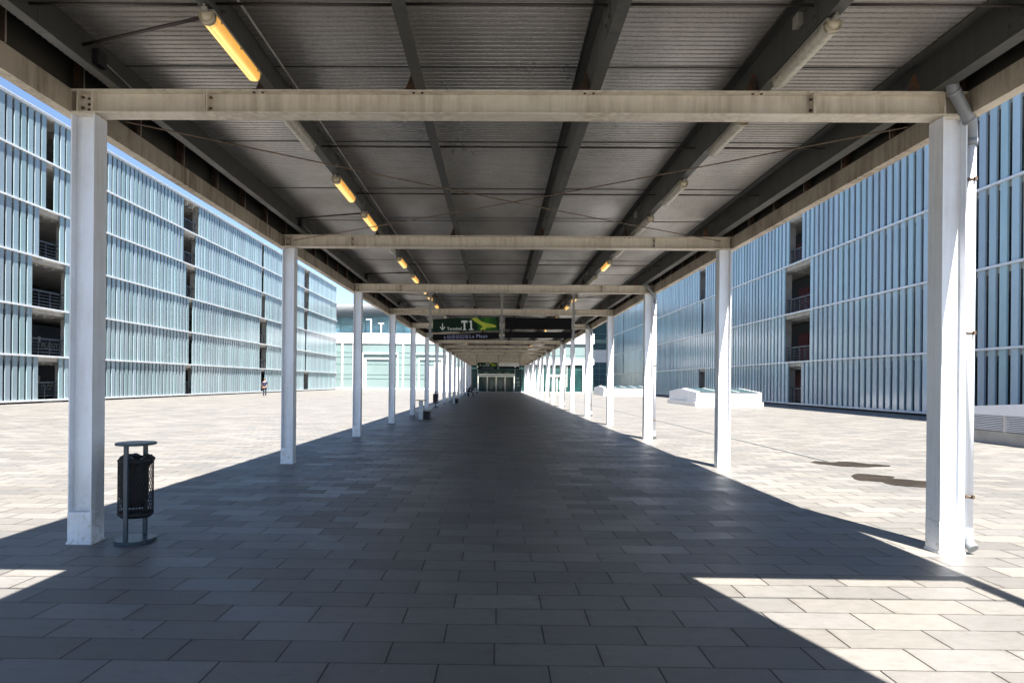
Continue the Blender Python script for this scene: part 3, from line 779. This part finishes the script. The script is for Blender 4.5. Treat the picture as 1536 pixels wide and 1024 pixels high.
# seated person leaning forward on the third bench, facing the walkway (+X)
def seated():
    t = empty('person', (-3.2, 74.4, 0), 'person in dark clothes sitting bent forward on the third bench', 'person')
    hips, ch_, nk, hd = (0, 0, .50), (.20, 0, .86), (.30, 0, 1.02), (.37, 0, 1.13)
    ch = [[(hips, (.15, .12)), ((.08, 0, .66), (.13, .11)), (ch_, (.165, .11)), ((.27, 0, .97), (.12, .08)), (nk, .055), ((.33, 0, 1.05), .052)]]
    ch += head(hd, (1, .1, 0), 'hair', t, 1)
    for s in (-1, 1):
        el = (.38, s * .25, .70); wr = (.58, s * .10, .74)
        ch.append([((.27, 0, .97), (.12, .08)), ((.22, s * .18, .95), .056), (el, .042), (wr, .028)]); ch += hand(wr, (.8, -s * .5, -.1), (0, 0, 1))
        ch.append([(hips, (.15, .12)), ((.06, s * .10, .49), .09), ((.47, s * .14, .50), .06), ((.50, s * .15, .10), .04), ((.50, s * .15, .045), .04), ((.63, s * .16, .03), .032)])
    b = skin('body', ch, 'skin', t); face_and_hair(hd, (1, .1, 0), b)
    ch = [[((0, 0, .48), (.17, .14)), ((.08, 0, .66), (.15, .13)), (ch_, (.19, .13)), ((.265, 0, .965), (.14, .10))]]
    for s in (-1, 1): ch.append([((.265, 0, .965), (.14, .10)), ((.22, s * .18, .945), .075), ((.38, s * .25, .70), .06), ((.55, s * .12, .735), .045)])
    skin('jacket', ch, 'dark_cloth', b)
    ch = []
    for s in (-1, 1): ch.append([((0, 0, .50), (.16, .13)), ((.06, s * .10, .50), .105), ((.47, s * .14, .505), .08), ((.50, s * .15, .10), .062)])
    skin('trousers', ch, 'jean', b)
    for s in (-1, 1): skin('shoe', [[((.46, s * .15, .045), .046), ((.56, s * .155, .045), .048), ((.65, s * .16, .035), .036)]], 'dark_cloth', b)
seated()

# ------------------------------------------------------------------ car park buildings with glass slats
def carpark(X, s, y0, y1, lv, pitch, sw, depth, opens, label, slat, ends, redbits):
    """facade plane at X, interior towards s; opens: {floor: [(ya,yb)]}"""
    t = empty('car_park_building', (X, y0, 0), label, 'building')
    def B(mb, xa, xb, ya, yb, za, zb):                         # xa,xb measured inwards from the facade
        x0, x1 = sorted((s * xa, s * xb)); mb.box(x0, x1, ya - y0, yb - y0, za, zb)
    D = 17.0
    nf = len(lv) - 1
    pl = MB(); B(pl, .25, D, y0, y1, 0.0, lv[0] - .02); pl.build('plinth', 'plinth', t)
    for i, z in enumerate(lv):
        r = MB(); B(r, -.09, .10, y0, y1, z - .055, z + .055)
        if i == nf: B(r, -.12, .55, y0, y1, z + .06, z + .12)
        r.build('ledge', 'rail', t)
        if 0 < i < nf:
            f = MB(); B(f, .12, D, y0, y1, z - .32, z - .06); f.build('floor_slab', 'concrete', t)
    rb = MB(); B(rb, .15, D, y0 + .01, y1 - .01, lv[-1] - .11, lv[-1] - .06); rb.build('roof_slab', 'concrete', t)
    rb = MB(); y = y0 + .6
    while y < y1: B(rb, .15, D, y, y + .22, lv[-1] - .45, lv[-1] - .12); y += 1.3
    rb.build('roof_beams', 'concrete', t)
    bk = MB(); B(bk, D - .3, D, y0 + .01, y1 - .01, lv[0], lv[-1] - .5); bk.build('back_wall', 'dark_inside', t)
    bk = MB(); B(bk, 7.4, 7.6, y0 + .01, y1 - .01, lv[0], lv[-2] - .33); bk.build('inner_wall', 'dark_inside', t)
    e = MB(); B(e, .12, D - .31, y1 - .35, y1 - .05, lv[0], lv[-1] - .5); B(e, .12, D - .31, y0 + .05, y0 + .3, lv[0], lv[-1] - .5); e.build('end_wall', 'white_panel', t)
    # slats, floor by floor, cut where the openings are
    n = int((y1 - y0) / pitch)
    for i in range(nf):
        za, zb = lv[i] + .058, lv[i + 1] - .058
        cuts = sorted(opens.get(i, []))
        seg = MB()
        ci = 0
        for k in range(n):
            ya = y0 + k * pitch + .05; yb = ya + sw; ym = (ya + yb) / 2
            inside = any(a < ym < b for a, b in cuts)
            nxt = cuts[ci][0] if ci < len(cuts) else 1e9
            if ym > nxt:
                if seg.v: seg.build('slat_screen', slat, t); seg = MB()
                ci += 1
            if inside: continue
            # shallow U-shaped glass channel
            dj = random.uniform(-.008, .008)
            pr = [(s * (dj), ya), (s * (dj - .0), yb), (s * (dj + depth), yb), (s * (dj + depth), yb - .012), (s * (dj + .012), yb - .012), (s * (dj + .012), ya + .012), (s * (dj + depth), ya + .012), (s * (dj + depth), ya)]
            seg.prism([(p[0], p[1] - y0) for p in pr], 'z', za, zb)
        if seg.v: seg.build('slat_screen', slat, t)
        for (a, b) in cuts:
            if b - a > 1.2:
                q = MB(); x = .25
                for k in range(5): B(q, x, x + .03, a - .3, b + .3, za + .2 + k * .2, za + .23 + k * .2)
                B(q, x - .01, x + .05, a - .3, b + .3, za + 1.05, za + 1.11)
                m_ = int((b - a) / 1.1) + 1
                for k in range(m_ + 1):
                    yy = a + (b - a) * k / m_; B(q, x + .031, x + .08, yy, yy + .05, za, za + 1.04)
                q.build('railing', 'railing', t)
                q = MB(); B(q, .45, .9, b + .95, b + 1.4, lv[i] + .06, zb - .28); q.build('pillar', 'concrete', t)
                q = MB(); B(q, .5, .9, a - 1.2, b + 1.2, zb - .36, zb - .265)
                for k in range(4): B(q, .3, 2.2, a + k * .8, a + k * .8 + .1, zb - .47, zb - .362)
                q.build('ceiling_duct', 'steel', t)
                if redbits and i < 5:
                    q = MB(); B(q, 2.2, 2.3, a * 1.1 - .2, a * 1.1 + 1.5, za, za + 2.3); q.build('red_door', 'red', t)
                    q = MB(); B(q, 2.31, 2.5, a * 1.1 - 2.5, b * 1.1 + 1.5, za, zb - .37); q.build('core_wall', 'dark_inside', t)
    return t, B
lvL = [.17, 2.95, 5.97, 9.12, 12.25, 15.3, 18.2]
oL = {0: [(41.4, 43.35), (61.3, 62.6), (80.9, 82.0), (99.0, 101.2)],
      1: [(40.7, 43.9), (61.8, 62.3), (80.1, 82.5), (99.5, 100.2)],
      2: [(40.7, 43.9), (61.8, 62.3), (80.1, 82.5), (99.5, 100.2)],
      3: [(41.4, 43.35), (61.2, 62.9), (80.7, 82.1), (98.8, 100.7)],
      4: [(42.0, 42.7), (60.5, 63.1), (81.0, 81.6), (98.8, 101.0)],
      5: [(42.0, 42.7), (60.5, 63.3), (81.0, 81.6), (98.6, 101.1)]}
tL, BL = carpark(-28.7, -1, 14.0, 119.2, lvL, .598, .40, .06, oL, 'long car park with pale glass slats on the sunlit left side of the plaza', 'slat_left', None, False)
lvR = [.17, 3.22, 6.85, 10.5, 14.1, 17.7, 21.3]
oR = {0: [(48.5, 50.5), (71.2, 72.7)], 1: [(47.6, 51.2), (116.3, 117)], 2: [(47.6, 51.2), (71.7, 72.3), (116.3, 117)],
      3: [(48.5, 50.6), (71.0, 72.8), (116.3, 117)], 4: [(48.5, 50.6), (71.0, 72.8)], 5: [(47.6, 51.2)]}
tR, BR = carpark(22.0, 1, 12.0, 134.5, lvR, .655, .41, .095, oR, 'long car park with blue glass slats on the shaded right side of the plaza', 'slat_right', None, True)
# PLANTA 2 boards inside the left building, small tube lamps on its ceilings
for i in (0, 1):
    z = lvL[i]
    q = MB(); BL(q, 3.6, 3.75, 45.2, 53.5, z + .06, z + 2.35); bo = q.build('storey_board', 'navy', tL)
    text_mesh('storey_lettering', 'PLANTA 2', .60, 'mural', bo, (-3.6 + .006, 46.85 - 14, z + .70), rot=(PI / 2, 0, PI / 2), ext=.003)
    a = MB(); a.box(-3.6 + .002, -3.6 + .012, 46.5 - 14, 46.75 - 14, z + 1.15, z + 1.55); a.build('storey_mark', 'mural', bo)
# ------------------------------------------------------------------ terminal building
term = empty('terminal_building', (0, 104, 0), 'glass and white terminal building with overhanging roof at the end of the walkway', 'building')
def TB(name, mat, *boxes):
    q = MB()
    for (x0, x1, y0, y1, z0, z1) in boxes: q.box(x0, x1, y0 - 104, y1 - 104, z0, z1)
    return q.build(name, mat, term)
# left wing at 130 m
TB('wing_glass', 'g_pale', (-42, -4, 130, 131, .25, 8.9))
TB('wing_band', 'white_panel', (-42, -4, 129.8, 132, 8.9, 10.9))
TB('wing_foot', 'white_panel', (-42, -10, 129.9, 131, 0, .25))
TB('terrace_floor', 'white_panel', (-42, 14, 132, 157, 10.3, 10.7))
fr = []
for x in (-30.2, -28.0, -18.3, -8.4): fr.append((x - .14, x + .14, 129.80, 129.99, .26, 8.89))
TB('white_mullion', 'frame_white', *fr)
for k, (xa, xb, zt) in enumerate(((-26.2, -19.3, 6.9), (-25.6, -20.6, 5.9), (-15.9, -9.6, 6.9), (-15.2, -10.6, 5.9))):
    TB('portal_frame', 'frame_white', (xa - .12, xa + .12, 129.6 + .1 * (k % 2), 129.795, .26, zt), (xb - .12, xb + .12, 129.6 + .1 * (k % 2), 129.795, .26, zt), (xa - .12, xb + .12, 129.6 + .1 * (k % 2), 129.795, zt, zt + .22))
jo = []
for z in (2.1, 2.9, 4.9, 6.3, 7.2): jo.append((-42, -4, 129.93, 129.999, z - .03, z + .03))
for k in range(16): x = -41 + k * 2.45; jo.append((x - .03, x + .03, 129.91, 129.929, .26, 8.9))
TB('glazing_joint', 'joint', *jo)
# upper glass hall and overhanging roof
TB('upper_glass', 'g_blue', (-66, 26, 157, 158, 10.7, 17.2))
jo = [(-66, 26, 156.93, 156.999, z - .03, z + .03) for z in (12.6, 14.8)]
for k in range(30): x = -64 + k * 3.0; jo.append((x - .05, x + .05, 156.9, 156.929, 10.7, 17.2))
TB('upper_joint', 'joint', *jo)
vs = []; K = 24
for k in range(K + 1):
    x = -68 + 96 * k / K; cz = 16.9 - .0009 * (x + 12) ** 2
    vs += [(x, 132 - 104, cz - .15), (x, 160 - 104, cz + .1), (x, 132 - 104, cz + .1), (x, 160 - 104, cz + 1.4)]
fs = []
for k in range(K):
    a, b = k * 4, k * 4 + 4
    fs += [(a, b, b + 1, a + 1), (a + 2, a + 3, b + 3, b + 2), (a, a + 2, b + 2, b), (a + 1, b + 1, b + 3, a + 3)]
fs += [(0, 1, 3, 2), (K * 4, K * 4 + 2, K * 4 + 3, K * 4 + 1)]
MB().add(vs, fs).build('roof', 'soffit', term)
# white box left of the entrance
TB('white_volume', 'white_wall', (-10.9, -5.0, 108, 129.5, 0, 3.95), (-10.2, -9.4, 108.5, 112, 3.95, 4.75))
TB('beige_block', 'bench_seat', (-8.6, -7.4, 109, 111, 3.95, 4.4))
# entrance block at 104 m
TB('entrance_glass', 'g_teal', (-4.7, -2.95, 104, 104.2, .12, 4.35), (-2.95, 2.8, 104, 104.2, 2.82, 4.35), (2.8, 13.3, 104, 104.2, .12, 4.35))
TB('entrance_foot', 'frame_white', (-4.7, -2.95, 103.97, 104.2, 0.02, .12), (2.8, 7.9, 103.97, 104.2, 0.02, .12), (10.9, 13.3, 103.97, 104.2, .02, .12))
TB('entrance_band', 'white_panel', (-4.9, 15.1, 103.7, 130, 4.36, 5.25), (-4.9, 15.1, 103.7, 130, 7.6, 9.2))
TB('upper_frosted_glass', 'g_pale', (-4.8, 15.0, 104, 129, 5.26, 7.59))
jo = [(x - .03, x + .03, 103.97, 103.999, 5.27, 7.58) for x in (-2, .5, 3, 5.5, 8, 10.6, 12.6, 14.4)] + [(-4.8, 15, 103.94, 103.969, 5.75, 5.8)]
TB('frosted_joint', 'joint', *jo)
TB('entrance_joint', 'joint', *[(-4.69, 13.29, 103.97, 103.999, z - .015, z + .015) for z in (3.6,)], *[(x - .02, x + .02, 103.94, 103.969, .13, 4.34) for x in (-4.0, 3.9, 4.9, 6.2, 7.3, 12.0)])
TB('corner_post', 'frame_white', (-4.98, -4.72, 103.6, 104.2, 0, 4.35)); TB('corner_post', 'frame_white', (13.31, 13.6, 103.6, 104.3, 0, 4.35))
TB('side_glass', 'g_pale', (13.61, 14.8, 104, 104.2, .12, 4.35), (14.8, 15.0, 104, 129, 0, 4.35))
TB('parapet_rail', 'frame_white', (-4.9, 15.1, 103.8, 103.85, 10.2, 10.26), *[(x, x + .06, 103.8, 103.85, 9.21, 10.19) for x in [-4.8 + 1.5 * k for k in range(14)]])
def doors(x0, x1, people=True):
    d = MB().box(x0 - .1, x1 + .1, -.2, .1, 2.50, 2.80).build('door_header', 'door_steel', term)
    w = (x1 - x0) / 4
    for k in range(4):
        a = x0 + k * w
        f = MB()
        for (p, q) in ((a, a + .06), (a + w - .07, a + w - .01)): f.box(p, q, -.08, -.02, .02, 2.49)
        f.box(a + .06, a + w - .07, -.08, -.02, .02, .10); f.box(a + .06, a + w - .07, -.08, -.02, 2.40, 2.49)
        o = f.build('door', 'door_steel', term)
        MB().box(a + .065, a + w - .075, -.055, -.045, .105, 2.395).build('door_glass', 'g_teal', o)
        if k in (1, 2): MB().box(a + w * .35, a + w * .62, -.062, -.056, .5, 1.9).build('painted_reflection', 'g_pale', o)  # pale strips stand in for column-like reflections in the middle doors
    MB().box(x0 - .16, x0 - .101, -.15, .1, .02, 4.3).build('door_jamb', 'frame_white', term)
    MB().box(x1 + .101, x1 + .16, -.15, .1, .9, 4.3).build('door_jamb', 'frame_white', term)
M['door_steel'] = plain('door_steel', (.55, .56, .54), .4)
doors(-2.85, 2.7); doors(8.0, 10.8)
# pale notices stuck on the glass right of the doors, faint lettering above them
q = MB(); q.box(3.05, 3.5, -.03, -.02, 2.0, 2.35); q.box(3.05, 3.6, -.03, -.02, 1.35, 1.8); q.box(3.15, 3.6, -.03, -.02, .95, 1.2); q.build('window_notice', 'g_pale', term)
q = MB(); q.box(-2.0, -1.3, -.03, -.02, 3.0, 3.12); q.box(-.9, -.3, -.03, -.02, 3.0, 3.06); q.box(0.05, .75, -.03, -.02, 3.0, 3.1); q.box(1.25, 2.0, -.03, -.02, 3.0, 3.1); q.build('transom_strip', 'steel', term)
# pale column shapes on the middle doors are painted reflections, no lobby behind
# recessed right wing in the shade of the car park
TB('recessed_glass', 'g_deep', (15.01, 40, 150, 151, 0, 6.2), (15.01, 40, 150, 151, 9.0, 16))
TB('recessed_band', 'white_panel', (15.01, 40, 149.8, 151.1, 6.2, 9.0))
jo = [(15.02, 40, 149.93, 149.999, z - .04, z + .04) for z in (1.2, 2.4, 3.6, 4.9, 10.4, 12.6)] + [(x - .04, x + .04, 149.9, 149.929, 0, 6.19) for x in (17, 19, 21, 23, 25)]
TB('recessed_joint', 'joint', *jo)
TB('recessed_shade_strip', 'joint', (15.02, 40, 149.6, 149.95, 10.5, 11.3))

# lamp posts on the terrace
def terrace_lamp(x, h, label):
    t = empty('terrace_lamp', (x, 130.9, 10.9), label, 'street lamp', 'white lamp posts on the terminal terrace')
    MB().tube([(0, 0, 0), (0, 0, h)], .11, 10).build('post', 'frame_white', t)
    MB().box(-1.0, .1, -.15, .15, h, h + .14).build('lamp_head', 'frame_white', t, bevel=.02)
    return t
terrace_lamp(-24.8, 2.7, 'taller white lamp post on the terrace before the blue glass')
l2 = terrace_lamp(-22.8, 1.95, 'shorter white lamp post on the terrace before the blue glass')
for ch in l2.children:
    if ch.name.startswith('lamp_head'): ch.location.x = .45

# ------------------------------------------------------------------ white skylight boxes, vent wall
def skylight(x0, x1, y0, y1, h, ridge, label):
    t = empty('skylight_box', (x0, y0, 0), label, 'skylight', 'white skylight boxes on the plaza')
    w, d = x1 - x0, y1 - y0
    MB().box(-.12, w + .12, -.12, d + .12, 0, .30).build('plinth', 'white_wall', t)
    MB().prism([(0, .302), (d, .302), (d, h), (d / 2, ridge), (0, h)], 'x', 0, w).build('upstand', 'white_panel', t)
    q = MB(); e = .02
    for (a, b) in (((-.06, h - .005), (d / 2, ridge + .025)), ((d / 2, ridge + .025), (d + .06, h - .005))):
        q.add([(.25, a[0], a[1] + e), (w - .25, a[0], a[1] + e), (w - .25, b[0], b[1] + e), (.25, b[0], b[1] + e)], [(0, 1, 2, 3)])
    q.build('glazing', 'g_roof', t)
    q = MB(); n = max(2, int(w / 1.3))
    for k in range(n + 1):
        x = .22 + (w - .44) * k / n
        q.prism([(-.08, h + .02), (d / 2, ridge + .05), (d + .08, h + .02), (d + .08, h + .03), (d / 2, ridge + .06), (-.08, h + .03)], 'x', x - .03, x + .03)
    q.build('glazing_bar', 'frame_white', t)
    return t
skylight(13.95, 18.45, 46.7, 54.0, .98, 1.2, 'nearer white skylight box with pitched green glass on the right plaza')
skylight(13.2, 18.6, 82.0, 90.5, .98, 1.2, 'farther white skylight box near the end of the right plaza')
vw = empty('vent_wall', (13.44, 8, 0), 'low white wall with a louvred vent band at the right edge', 'wall')
L_ = 11.6
MB().box(0, 3, 0, L_, 0, .34).build('wall_base', 'concrete', vw)
pr = [(0, .775), (L_, .775), (L_, .965), (0, 1.62)]
MB().prism(pr, 'x', 0, 3).build('wall_cap', 'white_panel', vw)
MB().box(.12, 3, .01, L_ - .01, .342, .773).build('vent_back', 'plinth', vw)
q = MB()
for k in range(9):
    z = .365 + k * .046; q.prism([(.0, z), (.09, z + .02), (.09, z + .028), (.0, z + .008 + .012)], 'y', .02, L_ - .02)
q.build('louvre', 'white_panel', vw)
q = MB()
for k in range(8): q.box(-.004, .10, .05 + k * 1.62, .12 + k * 1.62, .343, .772)
q.build('louvre_post', 'bench_seat', vw)

# ------------------------------------------------------------------ added skewed roof plate behind the camera, shaped to throw the foreground shade
shade_roof = empty('added_shade_roof', (0, 0, 0), 'added unseen roof plate on four posts behind the camera, shading the foreground', 'canopy')
MB().prism([(-2.81, 2.77), (2.25, 2.77), (3.21, -1.0), (3.21, -9), (-2.81, -9)], 'z', 4.56, 4.70).build('roof_slab', 'fascia', shade_roof)
for (x, y) in ((-2.7, -.6), (3.0, -1.2), (-2.7, -8.7), (3.0, -8.7)): MB().box(x - .06, x + .06, y - .06, y + .06, 0, 4.559).build('post', 'column', shade_roof)
